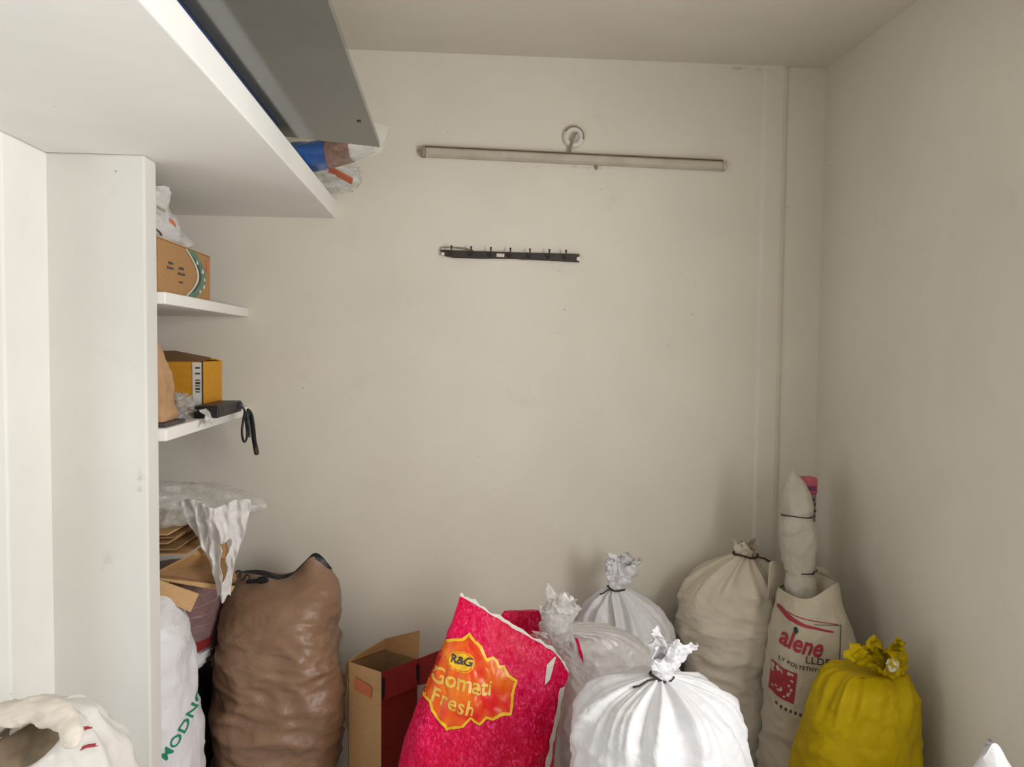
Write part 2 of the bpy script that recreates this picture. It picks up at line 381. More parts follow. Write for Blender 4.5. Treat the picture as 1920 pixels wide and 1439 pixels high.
# ================================================================ WALL FITTINGS
# tube-light batten
bt = thing('tube_light_batten', 'long dusty grey tube light batten without a tube, mounted on the back wall', 'light fitting', (.49, YB, 2.393))
A = Vector((-.118, YB, 2.402)); B = Vector((1.118, YB, 2.380)); ex = (B-A).normalized(); ez = Vector((-ex.z, 0, ex.x)); ey = Vector((0, -1, 0))
def bl(x, y, z): return A+ex*x+ey*y+ez*z
Lb = (B-A).length
m = MB(); sec = [(0, -.020), (.018, -.020), (.034, -.011), (.034, .011), (.018, .020), (0, .020)]
m.add([bl(0, y, z) for y, z in sec]+[bl(Lb, y, z) for y, z in sec], [(i, (i+1) % 6, (i+1) % 6+6, i+6) for i in range(6)]+[tuple(range(6))[::-1], tuple(range(6, 12))])
bev(m.build('batten_body', MATS['metal'], bt), .003)
m = MB().add([bl(-.004, 0, .021), bl(Lb+.004, 0, .021), bl(Lb+.004, .022, .022), bl(-.004, .022, .022), bl(-.004, 0, .026), bl(Lb+.004, 0, .026), bl(Lb+.004, .022, .025), bl(-.004, .022, .025)], [(0,3,2,1),(4,5,6,7),(0,1,5,4),(1,2,6,5),(2,3,7,6),(3,0,4,7)])
m.build('top_dust_edge', MATS['dust'], bt)
for x in (0, Lb):
    s = -1 if x == 0 else 1
    mm = MB(); 
    vs = [bl(x+s*dx, y, z) for dx in (0, .016) for y, z in ((0, -.022), (.03, -.018), (.036, 0), (.03, .02), (0, .022))]
    mm.add(vs, [(0,1,2,3,4), (9,8,7,6,5)]+[(i, (i+1) % 5, (i+1) % 5+5, i+5) for i in range(5)])
    bev(mm.build('end_cap', MATS['dust'] if x == 0 else MATS['metal'], bt), .003)
m = MB().tube([bl(.706, .004, -.018), bl(.706, .006, -.030), bl(.708, .008, -.038)], [.009, .007, .003], 8); m.build('mounting_screw', MATS['dust'], bt)
rs = thing('ceiling_rose', 'small round cable outlet with bent cord above the tube light batten', 'cable outlet', (.491, YB, 2.483))
m = MB(); nn = 28
for rr, yy in ((.046, 0), (.046, .010), (.036, .018), (.026, .018), (.022, .006), (.0, .006)):
    for i in range(nn): m.v.append(Vector((.491+rr*math.cos(2*PI*i/nn), YB-yy, 2.483+rr*math.sin(2*PI*i/nn))))
for j in range(5):
    for i in range(nn): m.f.append((j*nn+i, j*nn+(i+1) % nn, j*nn+nn+(i+1) % nn, j*nn+nn+i))
m.build('rose_plate', MATS['rim'], rs, True)
m = MB().tube([(.500, YB-.010, 2.497), (.494, YB-.026, 2.490), (.484, YB-.024, 2.462), (.477, YB-.020, 2.440), (.475, YB-.018, 2.418)], .0055, 8); m.build('cord', MATS['dust'], rs, True)
m = MB().tube([(.491+.040*math.cos(a), YB-.016, 2.483+.040*math.sin(a)) for a in [2.6-i*.22 for i in range(14)]], .0045, 6); m.build('dust_ring', MATS['dust'], rs, True)

# hook rack
rk = thing('hook_rack', 'black wall rack with seven small hooks on the back wall', 'hook rack', (.23, YB, 1.985))
A = Vector((-.055, YB, 1.994)); B = Vector((.521, YB, 1.984)); ex = (B-A).normalized(); ez = Vector((-ex.z, 0, ex.x)); Lr = (B-A).length
def rl(x, y, z): return A+ex*x+Vector((0, -1, 0))*y+ez*z
def rbox(x0, x1, y0, y1, z0, z1): return [rl(x, y, z) for z in (z0, z1) for x, y in ((x0, y0), (x1, y0), (x1, y1), (x0, y1))]
BF = [(0,3,2,1),(4,5,6,7),(0,1,5,4),(1,2,6,5),(2,3,7,6),(3,0,4,7)]
m = MB()
poly = [(.02, -.012), (.05, -.017), (Lr*.40, -.017), (Lr*.55, -.013), (Lr, -.017), (Lr, .017), (Lr*.5, .014), (0, .013), (0, .008)]
m.slab([rl(x, .0, z) for x, z in poly], .016)
o = m.build('back_board', MATS['rackwood'], rk); bev(o, .002)
m = MB().slab([rl(x, 0, z) for x, z in ((Lr*.28, -.0185), (Lr*.40, -.0200), (Lr*.53, -.0165), (Lr*.60, -.0185), (Lr*.55, -.0145), (Lr*.40, -.0165))], .018); m.build('peeled_edge_strip', MATS['label'], rk)
for x, r_ in ((.006, .004), (Lr-.008, .006)):
    m = MB().cyl(rl(x+.004, .012, -.004), (0, -1, 0), r_+.003, .008, 12); m.build('end_screw', MATS['rim'], rk)
m = MB().add(rbox(Lr*.40, Lr*.455, .016, .0175, -.008, .006), BF); m.build('label_plate', MATS['label'], rk)
for i in range(7):
    x = .044+i*.0805
    if i == 6: x = .044+5.86*.0805
    h = MB().tube([rl(x, .014, -.004), rl(x, .030, -.006), rl(x, .038, .004), rl(x, .038, .020), rl(x, .036, .028)], [.003, .003, .003, .0032, .0046], 8)
    h.build('hook', MATS['hook'], rk, True)
m = MB().tube([rl(.0, .006, .012), rl(.001, .008, .024), rl(.04, .006, .026), rl(.085, .005, .024), rl(.11, .005, .021), rl(.135, .005, .017)], [.0022, .0022, .0025, .004, .004, .0015], 6); m.build('loose_edge_wire', MATS['dust'], rk, True)

# ================================================================ LOFT THINGS
pl = thing('grey_board', 'long dark grey laminate board jutting out over the loft edge', 'board', (-.55, 1.2, 2.262))
P0, P1, P2, P3 = Vector((-.95, 2.20, 2.224)), Vector((-.231, 2.430, 2.222)), Vector((-.224, -.6, 2.222)), Vector((-.95, -.6, 2.224))
m = MB().slab([P0, P1, P2, P3][::-1], .018); o = m.build('board_panel', MATS['plank'], pl)
if o.data.vertices[4].co.z < o.data.vertices[0].co.z: pass
m = MB().cyl((-.262, 2.16, 2.222), (0, 0, -1), .006, .002, 10); m.build('screw_head', MATS['black'], pl)
o = MB().box((-.90, -.4, 2.201), (-.492, 2.24, 2.2215)).build('blue_sheet', MATS['blue'], loc=(-.67, 1.0, 2.2)); bev(o, .004); tag(o, 'flat dark blue sheet lying under the grey board on the loft', 'sheet')
def crumpled(cx, cy, cz, rx, ry, rz, seed, amp=.22, sc=14, base_z=None, droop=None):
    so = Vector((seed*4.1, seed*2.2, seed*1.1))
    def fn(u, t):
        th = 2*PI*u; ph = -PI/2+PI*t
        d = Vector((math.cos(th)*math.cos(ph), math.sin(th)*math.cos(ph), math.sin(ph)))
        k = 1+amp*(ridge(d*1.0+so, 2.2, 3)-.4)*1.4+amp*.5*(ridge(d+so, sc*.5, 2)-.4)
        P = Vector((cx+rx*d.x*k, cy+ry*d.y*k, cz+rz*d.z*k))
        if droop: P = droop(P)
        if base_z is not None: P.z = max(P.z, base_z+.002*abs(noise.noise(P*40)))
        return P
    return fn
# blue and brown printed plastic packet, clear bag, orange strip and white corner behind the board
pk = thing('plastic_packet', 'blue and brown printed plastic packet slumped at the far end of the loft', 'packet', (-.42, 2.78, 2.2))
def pkf(u, t):
    th = 2*PI*u; x = cat([(-.60,), (-.50,), (-.42,), (-.34,), (-.285,)], t)[0]
    rz = cat([(.044,), (.042,), (.038,), (.028,), (.004,)], t)[0]; zc = cat([(2.255,), (2.266,), (2.280,), (2.293,), (2.306,)], t)[0]; yy = cat([(2.76,), (2.76,), (2.76,), (2.75,), (2.74,)], t)[0]
    P = Vector((x, yy+.09*math.cos(th), zc+rz*math.sin(th))); P.z += .008*(ridge(P, 16, 3)-.4); return P
v, f = sheet(pkf, 40, 40, True, True, True)
body = mesh_obj('packet_body', v, f, MATS['filmw'], pk, True)
fz = [i for i in range(0, 40)]
v2, f2 = sheet(lambda u, t: pkf(u, .10+.33*t)+Vector((0, .004*math.cos(2*PI*u), .004*math.sin(2*PI*u))), 40, 20); mesh_obj('blue_print', v2, f2, plain('packet_blue', (40, 84, 150), .35, 12, 20), pk, True)
v2, f2 = sheet(lambda u, t: pkf(u, .435+.25*t)+Vector((0, .004*math.cos(2*PI*u), .004*math.sin(2*PI*u))), 40, 20); mesh_obj('brown_print', v2, f2, plain('packet_brown', (128, 100, 90), .4, 16, 40), pk, True)
lb = soft('clear_loft_bag', crumpled(-.50, 3.02, 2.262, .125, .13, .062, 31, .3, 16, 2.203), 56, 36, MATS['film'], None, loc=(-.50, 3.02, 2.2)); tag(lb, 'clear crumpled plastic bag bulging over the far loft corner by the wall', 'plastic bag')
m = MB(); m.slab([(-.515, 2.885, 2.292), (-.372, 2.87, 2.216), (-.378, 2.90, 2.203), (-.522, 2.915, 2.279)], .006); o = m.build('orange_strip', MATS['orange'], loc=(-.45, 2.89, 2.2)); tag(o, 'orange cardboard strip sticking out of the clear bag on the loft', 'strip')
m = MB(); m.slab([(-.3075, 2.88, 2.425), (-.234, 2.88, 2.412), (-.249, 2.87, 2.364), (-.2685, 2.865, 2.319), (-.3075, 2.865, 2.307)], .018); m.box((-.64, 2.865, 2.37), (-.30, 2.885, 2.40)).box((-.66, 2.865, 2.2005), (-.62, 2.885, 2.40)); o = m.build('white_board', MATS['rim'], loc=(-.45, 2.87, 2.2)); tag(o, 'white panel corner showing past the tip of the grey board', 'panel')

# ================================================================ UPPER SHELF
bx = thing('printed_carton', 'brown carton with green chevron print on the upper shelf', 'carton', (-.99, 2.575, 1.758))
o = MB().box((-1.13, 2.335, 1.759), (-.862, 2.815, 1.918)).build('carton_body', MATS['cardb'], bx); bev(o, .004)
X = -.8605
def onx(poly, name, mat, t=.0012, parent=bx, x=X):  # poly of (y, z) printed on the face turned to the room
    m = MB().slab([(x, y, z) for y, z in poly], t); return m.build(name, mat, parent)
arc = [(2.575+.115*math.sin(PI*i/16)**1.0, 1.762+.152*i/16) for i in range(17)]
onx(arc+[(y+.075-.01*math.sin(PI*i/16), z) for i, (y, z) in list(enumerate(arc))[::-1]], 'green_band', MATS['greenprint'])
onx([(y-.02, z) for y, z in arc]+[(y-.006, z) for y, z in arc[::-1]], 'pale_arc', MATS['label'], .0014)
onx([(y+.002, z) for y, z in arc[2:15]]+[(y+.018, z) for y, z in arc[2:15][::-1]], 'dark_arc', MATS['darkink'], .0016)
for (y, z, s) in ((2.63, 1.875, .014), (2.685, 1.85, .016), (2.705, 1.825, .013), (2.70, 1.80, .013), (2.66, 1.782, .012)): onx([(y+.03, z), (y+.03+s, z), (y+.03+s, z+s*.7), (y+.03, z+s*.9)], 'pale_mark', MATS['label'], .0018)
for (y, z, wy, h) in ((2.40, 1.835, .05, .006), (2.41, 1.85, .035, .007), (2.49, 1.825, .06, .007), (2.50, 1.842, .04, .008), (2.50, 1.80, .03, .005)): onx([(y, z), (y+wy, z), (y+wy, z+h), (y, z+h)], 'dark_print', MATS['darkink'], .001)
onx([(2.765, 1.86), (2.79, 1.86), (2.79, 1.895), (2.765, 1.895)], 'orange_mark', MATS['orange'], .001)
o = MB().box((-1.132, 2.333, 1.918), (-.861, 2.817, 1.921)).build('top_flap', MATS['cardl'], bx)
# white printed plastic bag slumped on the carton
cb = thing('crumpled_bag', 'white plastic bag with orange print slumped on the green printed carton', 'plastic bag', (-.98, 2.55, 1.921))
def cbf(u, t):
    z, cx, cy, rx, ry = cat([(1.922, -.985, 2.58, .10, .24), (1.945, -.985, 2.58, .118, .25), (1.975, -.98, 2.53, .10, .20), (2.005, -.96, 2.50, .07, .13), (2.035, -.945, 2.475, .05, .085), (2.06, -.93, 2.465, .04, .05), (2.09, -.925, 2.465, .042, .05)], t)
    th = 2*PI*u; P = Vector((cx+rx*math.cos(th), cy+ry*math.sin(th), z)); q = P+Vector((9, 2, 4))
    k = .026*(ridge(q, 9, 3)-.4); return P+Vector((math.cos(th)*k, math.sin(th)*k, .010*fb(q, 20) if t > .05 else 0))
body = soft('bag_body', cbf, 80, 60, MATS['filmw'], cb, True)
bv = bvh_of(body)
decal('orange_print', quad2d(.05, .014), (-.9, 2.50, 1.985), (0, 1, 0), (0, 0, 1), (-1, 0, 0), bv, MATS['orange'], cb, .002, .01, -.3)
decal('grey_print', quad2d(.03, .01), (-.9, 2.45, 2.02), (0, 1, 0), (0, 0, 1), (-1, 0, 0), bv, MATS['dust'], cb, .002, .01, -.3)
decal('dark_seam', quad2d(.11, .006), (-.9, 2.40, 1.955), (0, 1, 0), (0, 0, 1), (-1, 0, 0), bv, MATS['darkink'], cb, .002, .01, -.25)

# ================================================================ LOWER SHELF
yb = thing('yellow_carton', 'yellow carton with white label strip on the lower shelf', 'carton', (-1.03, 2.86, 1.36))
m = MB(); m.box((-1.20, 2.75, 1.361), (-.868, 2.968, 1.548)); bev(m.build('carton_body', MATS['cardy'], yb), .004)
m = MB().slab([(-1.20, 2.75, 1.548), (-.95, 2.75, 1.548), (-.868, 2.75, 1.548), (-.868, 2.85, 1.560), (-1.0, 2.85, 1.585), (-1.20, 2.85, 1.575)], .004); m.build('top_flap', MATS['carddark'], yb)
m = MB().slab([(-1.20, 2.968, 1.548), (-.868, 2.968, 1.548), (-.868, 2.90, 1.556), (-1.20, 2.90, 1.57)], .004); m.build('top_flap', MATS['cardy'], yb)
m = MB().box((-.905, 2.748, 1.395), (-.874, 2.7495, 1.545)); lst = m.build('label_strip', MATS['label'], yb)
for z, h in ((1.44, .004), (1.449, .007), (1.461, .004), (1.469, .008), (1.481, .004), (1.503, .006), (1.523, .006)):
    MB().box((-.894, 2.7465, z), (-.879, 2.7475, z+h)).build('label_print', MATS['darkink'], lst)
MB().box((-.8725, 2.747, 1.37), (-.868, 2.749, 1.55)).build('corner_seam', MATS['darkink'], yb)
pb = thing('paper_bag', 'tall crumpled brown paper bag beside the shelf pier on the lower shelf', 'paper bag', (-.93, 2.41, 1.36))
def pbf(u, t):
    z, cx, cy, rx, ry = cat([(1.3735, -.935, 2.40, .075, .062), (1.40, -.935, 2.41, .082, .072), (1.47, -.94, 2.41, .078, .068), (1.52, -.94, 2.405, .072, .060), (1.57, -.94, 2.39, .060, .040), (1.62, -.94, 2.365, .052, .026), (1.665, -.94, 2.345, .048, .012)], t)
    th = 2*PI*u; P = Vector((cx+rx*sgnpow(math.cos(th), .6), cy+ry*sgnpow(math.sin(th), .6), z)); k = .016*(ridge(P+Vector((4, 4, 1)), 13, 3)-.4)
    return P+Vector((math.cos(th)*k, math.sin(th)*k, 0))
body = soft('bag_body', pbf, 64, 60, MATS['paper'], pb, True)
m = MB().tube([(-.94, 2.325, 1.700), (-.925, 2.33, 1.692), (-.905, 2.335, 1.694)], .004, 6); m.build('bag_handle', MATS['black'], pb)
cp = soft('clear_plastic_bag', crumpled(-.925, 2.605, 1.392, .062, .082, .048, 12, .4, 18, 1.362), 72, 48, MATS['film'], None, loc=(-.90, 2.58, 1.36)); tag(cp, 'clear crumpled plastic bag lying in front of the yellow carton', 'plastic bag')
def hangf(u, t):
    P = Vector((-.842+.020*math.sin(t*2.5)+.012, 2.56+.085*u, 1.394-.046*t-.012*abs(u-.5)*2*t)); k = .012*(ridge(P+Vector((2, 0, 0)), 22, 3)-.4); return P+Vector((k+.006, k*.5, 0))
cw = thing('white_plastic_scrap', 'white plastic scrap hanging over the edge of the lower shelf', 'plastic scrap', (-.83, 2.62, 1.36))
v, f = sheet(hangf, 24, 16, False); mesh_obj('scrap_sheet', v, f, MATS['filmw'], cw, True)
bk = MB().box((-.97, 2.33, 1.3605), (-.845, 2.50, 1.372)).build('dark_tray', plain('dark_tray_plastic', (70, 66, 64), .6, 10), loc=(-.90, 2.42, 1.36)); tag(bk, 'thin dark tray under the paper bag on the lower shelf', 'tray'); bev(bk, .003)
dv = thing('black_device', 'flat black device box with a hanging cord at the lower shelf edge', 'device', (-.88, 2.76, 1.36))
o = MB().box((-.864, 2.63, 1.361), (-.782, 2.915, 1.402)).build('device_case', MATS['black'], dv); bev(o, .005)
MB().box((-.7825, 2.68, 1.378), (-.781, 2.90, 1.384)).build('case_seam', plain('case_seam_dark', (46, 34, 32), .4, 4), dv)
MB().cyl((-.783, 2.885, 1.385), (1, 0, 0), .012, .010, 14).build('cord_socket', plain('socket_grey', (60, 66, 80), .4, 6), dv)
X = -.765
loop = [(X-.012, 2.885, 1.385), (X, 2.888, 1.365), (X+.002, 2.862, 1.335), (X, 2.852, 1.300), (X, 2.858, 1.268), (X, 2.885, 1.250), (X, 2.915, 1.262), (X, 2.918, 1.290), (X, 2.900, 1.330), (X, 2.892, 1.365)]
lp = [Vector(cat(loop, i/40)) for i in range(41)]
cl_ = MB().tube(lp, .0042, 8).build('cord_loop', MATS['black'], dv, True)
MB().tube([Vector(cat(loop, .68+.3*i/12))+Vector((.007, .004, 0)) for i in range(13)], .0055, 8).build('cord_wrap', plain('cord_wrap_grey', (52, 60, 66), .5, 14, 60), cl_, True)
tl = [(X+.01, 2.895, 1.368), (X+.012, 2.925, 1.350), (X+.012, 2.955, 1.300), (X+.012, 2.975, 1.245), (X+.012, 3.005, 1.200)]
MB().tube([Vector(cat(tl, i/20)) for i in range(21)], [.006+.003*min(1, i/6) for i in range(21)], 8).build('strap', MATS['black'], dv, True); st_ = bpy.data.objects['strap']
MB().tube([(X+.012, 2.99, 1.222), (X+.012, 3.012, 1.190)], .0098, 8).build('strap_end', plain('strap_tip', (78, 66, 48), .6, 6), st_)

# ================================================================ PILE IN THE BAY
ms = thing('white_sack', 'white sack with green lettering leaning behind the pier', 'sack', (-.985, 2.50, 0))
body = soft('sack_body', sack_fn([(.003, -.99, 2.49, .15, .15), (.08, -.985, 2.49, .168, .165), (.30, -.985, 2.49, .17, .165), (.50, -.99, 2.49, .168, .16), (.66, -.995, 2.49, .160, .15), (.74, -1.005, 2.49, .145, .12), (.80, -1.02, 2.50, .13, .07), (.845, -1.03, 2.51, .12, .03)], 3, .8, .04, .6, 5, .016, .02, 7), 110, 110, MATS['whitesack'], ms, True, True)
bv = bvh_of(body)
decal('green_lettering', text2d('MODNC', .045, .1, .0010, 1.05), (-.985+.118*.94, 2.49+.118*.35, .412), (.94, .35, 0), (0, 0, 1), (-.35, .94, 0), bv, MATS['green'], ms, .002, .008, .80, 'green printed lettering')
kb = thing('black_bag', 'black plastic bag on the floor beneath the dusty pink sack', 'bag', (-1.05, 2.88, 0))
soft('bag_body', sack_fn([(.003, -1.06, 2.88, .14, .17), (.10, -1.06, 2.88, .170, .2), (.26, -1.06, 2.88, .170, .2), (.37, -1.06, 2.88, .155, .19), (.43, -1.05, 2.88, .11, .14)], 5, .8, .05, .7, 5, .02, .02, 8, .012, (0, .9)), 80, 60, MATS['blackbag'], kb, True, True)
ps = thing('pink_sack', 'dusty pink sack with a red band, squeezed behind the brown sack', 'sack', (-.95, 2.86, .42))
fnp = sack_fn([(.435, -1.03, 2.87, .10, .12), (.465, -1.025, 2.87, .15, .18), (.56, -1.025, 2.87, .16, .19), (.66, -1.02, 2.87, .165, .185), (.74, -1.02, 2.87, .15, .17), (.79, -1.02, 2.87, .10, .12)], 6, .8, .05, .7, 7, .014, .015, 9, .004, (.2, 1))
v, f = sheet(fnp, 96, 80, True, True, True); o = mesh_obj('sack_body', v, f, MATS['pinkbag'], ps, True); bv = bvh_of(o)
decal('red_band', quad2d(.30, .035), (-.86, 2.6, .545), (1, 0, 0), (0, 0, 1), (0, 1, 0), bv, MATS['redprint'], ps, .003, .015, .06)
decal('white_bottom', quad2d(.30, .065), (-.86, 2.6, .490), (1, 0, 0), (0, 0, 1), (0, 1, 0), bv, MATS['whitesack'], ps, .003, .015, .03)
for k_ in range(4): decal('pale_stripe', quad2d(.30, .005), (-.86, 2.6, .615+.035*k_), (1, 0, 0), (0, 0, 1), (0, 1, 0), bv, plain('stripe_pink', (140, 110, 110), .6, 8), ps, .002, .015, -.03)
# flattened cartons folded into each other
fc = thing('folded_carton', 'flattened brown cardboard carton with drooping flaps on the heap in the bay', 'carton', (-.95, 2.62, .83))
def panel(name, poly, mat, t=.005): return MB().slab(poly, t).build(name, mat, fc)
panel('panel', [(-1.10, 2.46, .945), (-.845, 2.50, .935), (-.80, 2.74, .965), (-1.10, 2.78, .975)], MATS['cardb'])
panel('panel', [(-1.10, 2.45, .958), (-.87, 2.48, .955), (-.82, 2.74, .985), (-1.10, 2.78, .995)], MATS['carddark'])
panel('panel', [(-1.10, 2.46, .972), (-.90, 2.49, .972), (-.84, 2.72, 1.000), (-1.10, 2.78, 1.012)], MATS['cardb'])
panel('panel', [(-1.10, 2.47, .990), (-.88, 2.50, .988), (-.84, 2.72, 1.010), (-1.10, 2.78, 1.022)], MATS['carddark'])
panel('panel', [(-1.10, 2.47, 1.004), (-.90, 2.49, 1.000), (-.85, 2.71, 1.018), (-1.10, 2.78, 1.030)], MATS['cardl'])
panel('flap', [(-.935, 2.475, .880), (-.825, 2.50, .935), (-.80, 2.74, .962), (-.765, 2.70, .865)], MATS['cardb'])
panel('flap', [(-.94, 2.47, .875), (-.745, 2.60, .800), (-.735, 2.66, .80), (-.79, 2.72, .925)], MATS['carddark'])
panel('flap', [(-.935, 2.470, .872), (-.925, 2.480, .862), (-.735, 2.60, .782), (-.725, 2.60, .800)], MATS['cardl'], .004)
panel('flap', [(-1.00, 2.43, .862), (-.925, 2.46, .868), (-.815, 2.52, .800), (-.835, 2.50, .748)], MATS['cardl'])
panel('panel', [(-1.10, 2.45, .835), (-.93, 2.46, .862), (-.75, 2.72, .80), (-1.08, 2.76, .80)], MATS['carddark'])
bd = thing('black_bundle', 'short dark roll tucked under the cardboard next to the pier', 'roll', (-.99, 2.46, .86))
MB().tube([(-1.08, 2.45, .897), (-1.0, 2.452, .895), (-.955, 2.455, .892), (-.944, 2.456, .89)], [.024, .024, .022, .012], 14).build('roll_body', MATS['black'], bd, True)
MB().tube([(-1.08, 2.424, .890), (-.97, 2.429, .888)], .004, 6).build('grey_edge', MATS['dust'], bd)
# translucent bag thrown over the cardboard, with a tail hanging down
tb = thing('translucent_bag', 'large translucent plastic bag draped over the flattened carton', 'plastic bag', (-.90, 2.62, 1.0))
def tbf(u, t):
    z, cx, cy, rx, ry = cat([(1.030, -.94, 2.62, .13, .12), (1.036, -.93, 2.62, .17, .15), (1.06, -.90, 2.62, .185, .16), (1.09, -.90, 2.62, .18, .15), (1.125, -.93, 2.63, .14, .12), (1.14, -.95, 2.63, .07, .06), (1.142, -.95, 2.63, .01, .01)], t)
    th = 2*PI*u; P = Vector((cx+rx*math.cos(th), cy+ry*math.sin(th), z)); q = P+Vector((3, 8, 1))
    k = .042*(ridge(q, 6, 3)-.42); e = max(0, math.cos(th))**4*.085*max(0, math.sin(PI*min(1, t*1.15)))
    return P+Vector((math.cos(th)*k+e, math.sin(th)*k, .018*fb(q, 8)))
soft('bag_body', tbf, 100, 60, MATS['film'], tb, True)
def tail(u, t):
    xl = cat([(-.86,), (-.845,), (-.815,), (-.785,), (-.772,), (-.765,)], t)[0]; xr = cat([(-.645,), (-.655,), (-.675,), (-.70,), (-.715,), (-.722,)], t)[0]; z = 1.105-.325*t+.012*math.sin(u*9)
    P = Vector((xl+(xr-xl)*u, 2.50-.035*math.sin(PI*u)*(1-.5*t)+.05*t, z)); k = .030*(ridge(Vector((P.x*2.6, P.y, P.z*.7))+Vector((1, 1, 7)), 11, 3)-.4)
    return P+Vector((k*.2, -k, 0))
v, f = sheet(tail, 44, 60, False)
f = [q for i, q in enumerate(f) if not (.52 < (i % 44)/44+.05*math.sin(i/44*.4) < .74 and .38 < (i//44)/60 < .78)]
o = mesh_obj('bag_tail', v, f, MATS['filmw'], tb, True)
sm = o.modifiers.new('thick', 'SOLIDIFY'); sm.thickness = .0015

# ================================================================ BROWN SACK
bs = thing('brown_sack', 'tall shiny brown plastic sack against the back wall', 'sack', (-.635, 2.89, 0))
fnb = sack_fn([(.003, -.63, 2.88, .20, .19), (.06, -.63, 2.88, .217, .21), (.22, -.632, 2.88, .221, .215), (.38, -.635, 2.88, .219, .21), (.50, -.635, 2.885, .211, .20), (.60, -.632, 2.89, .203, .185), (.68, -.628, 2.90, .192, .145), (.735, -.628, 2.91, .180, .075), (.765, -.628, 2.915, .172, .030)], 11, .75, .05, .7, 5, .014, .022, 5, .022, (-.1, .75))
def fnb2(u, t):
    P = fnb(u, t)
    if t > .75:
        a = (t-.75)/.25; s = (P.x+.63)/.18
        P.z += a*a*(.055*math.exp(-((s-.62)/.25)**2)-.030*math.exp(-((s+.05)/.35)**2)-.01*max(0, -s)-.06*max(0, s-.85))
    return P
soft('sack_body', fnb2, 140, 130, MATS['brownsack'], bs, True)
v, f = sheet(lambda u, t: fnb2(u, 1-.001)*(1-t)+Vector((-.628, 2.915, .72))*t, 140, 6); mesh_obj('sack_mouth', v, f, MATS['blackbag'], bs, True)
v, f = sheet(lambda u, t: fnb2((.86+.14*u) % 1, .985+.015*t)+Vector((0, -.003, .016*t*math.sin(PI*u)+.002)), 24, 3, False); mesh_obj('dark_liner_edge', v, f, MATS['blackbag'], bs, True)
ck = thing('black_cable', 'black cable with connector poking out of the brown sack', 'cable', (-.70, 2.84, .74))
pts = [(-.795, 2.83, .735), (-.790, 2.83, .765), (-.778, 2.828, .785), (-.765, 2.828, .782), (-.768, 2.826, .765), (-.758, 2.826, .752), (-.745, 2.826, .772), (-.735, 2.826, .765), (-.735, 2.828, .745)]
MB().tube([Vector(cat(pts, i/40)) for i in range(41)], .0032, 6).build('cable_curl', MATS['black'], ck, True)
MB().tube([(-.745, 2.828, .745), (-.72, 2.826, .748), (-.700, 2.824, .750), (-.699, 2.824, .751), (-.670, 2.822, .757)], [.007, .008, .009, .014, .014], 10).build('connector', MATS['black'], ck)

# ================================================================ FOREGROUND OPEN SACK, BOTTOM LEFT
fg = thing('open_sack', 'grimy white sack with a rolled open mouth in front of the pier', 'sack', (-.93, 1.72, 0))
body = soft('sack_body', sack_fn([(.003, -.95, 1.72, .20, .19), (.08, -.945, 1.72, .235, .215), (.34, -.94, 1.72, .245, .22), (.52, -.935, 1.72, .235, .21), (.63, -.93, 1.72, .215, .19), (.70, -.925, 1.72, .185, .165), (.745, -.915, 1.72, .145, .13), (.785, -.90, 1.73, .10, .095), (.80, -.885, 1.74, .045, .05)], 21, .85, .22, .45, 9, .018, .02, 8), 140, 120, MATS['greysack'], fg, True, True)
bv = bvh_of(body)
ctr = Vector((-.868, 1.60, .790))
ring = []
for i in range(41):
    a = -2.55+i*(4.15/40)   # rolled collar, open towards the front
    ring.append(ctr+Vector((.098*math.sin(-a)*-1, .045*math.cos(a)-.01, .052*math.cos(a))))
def collar(u, t):
    k = t*40; i = min(int(k), 39); p = ring[i].lerp(ring[i+1], k-i); c = ctr+Vector((0, .02, 0))
    d = (p-c); d = d.normalized(); b = Vector((0, -1, 0)); r = .026*(.55+.45*math.sin(PI*min(max(t, .02), .98)))*(1+.25*noise.noise(Vector((t*6, 2, 0))))
    th = 2*PI*u; P = p+(d*math.cos(th)+b*math.sin(th))*r; kk = .020*(ridge(P+Vector((3, 3, 3)), 11, 4)-.4)
    return P+(d*math.cos(th)+b*math.sin(th))*kk
soft('rolled_collar', collar, 32, 70, cloth('grimy_collar', (222, 214, 202), .6, 8, .5, .004, .3), fg, True, True)
o = decal('mouth_shade_patch', ell2d(.068, .042), ctr+Vector((-.012, -.1, -.014)), (1, 0, 0), (0, 0, 1), (0, 1, 0), bv, plain('painted_mouth_shade', (118, 102, 82), .9, 22, 14), fg, .004, .015, .3)  # dark patch on the closed body, painting the shade inside the mouth
for zz, xx in ((.768, -.772), (.738, -.757)): decal('red_stripe', quad2d(.055, .005), (xx, 1.4, zz), (1, 0, 0), (0, 0, 1), (0, 1, 0), bv, MATS['redink'], fg, .002, .01, -.12)

# ================================================================ OPEN CARTON ON THE FLOOR
oc = thing('open_carton', 'tall open carton with red printed side and raised flaps between brown sack and magenta bag', 'carton', (-.255, 2.83, 0))
N_, L_, R2 = Vector((-.249, 2.727, 0)), Vector((-.380, 2.828, 0)), Vector((-.125, 2.845, 0)); F2 = L_+R2-N_; H = .44; T = .004
up = Vector((0, 0, 1))
def wallp(name, a, b, z0, z1, mat, t=T): return MB().slab([a+up*z0, b+up*z0, b+up*z1, a+up*z1], t).build(name, mat, oc)
wallp('side_panel', N_, L_, .002, H, MATS['cardl'], T); wallp('side_panel', R2, N_, .002, H, MATS['redprint'], T)
wallp('side_panel', L_, F2, .002, H, MATS['carddark'], T); wallp('side_panel', F2, R2, .002, H, MATS['carddark'], T)
MB().slab([N_+up*.003, R2+up*.003, F2+up*.003, L_+up*.003], T).build('bottom_panel', MATS['carddark'], oc)
MB().slab([L_+up*(H-.005), F2+up*(H-.005), F2+up*(H+.040), L_+up*(H+.006)], T).build('flap', MATS['cardb'], oc)
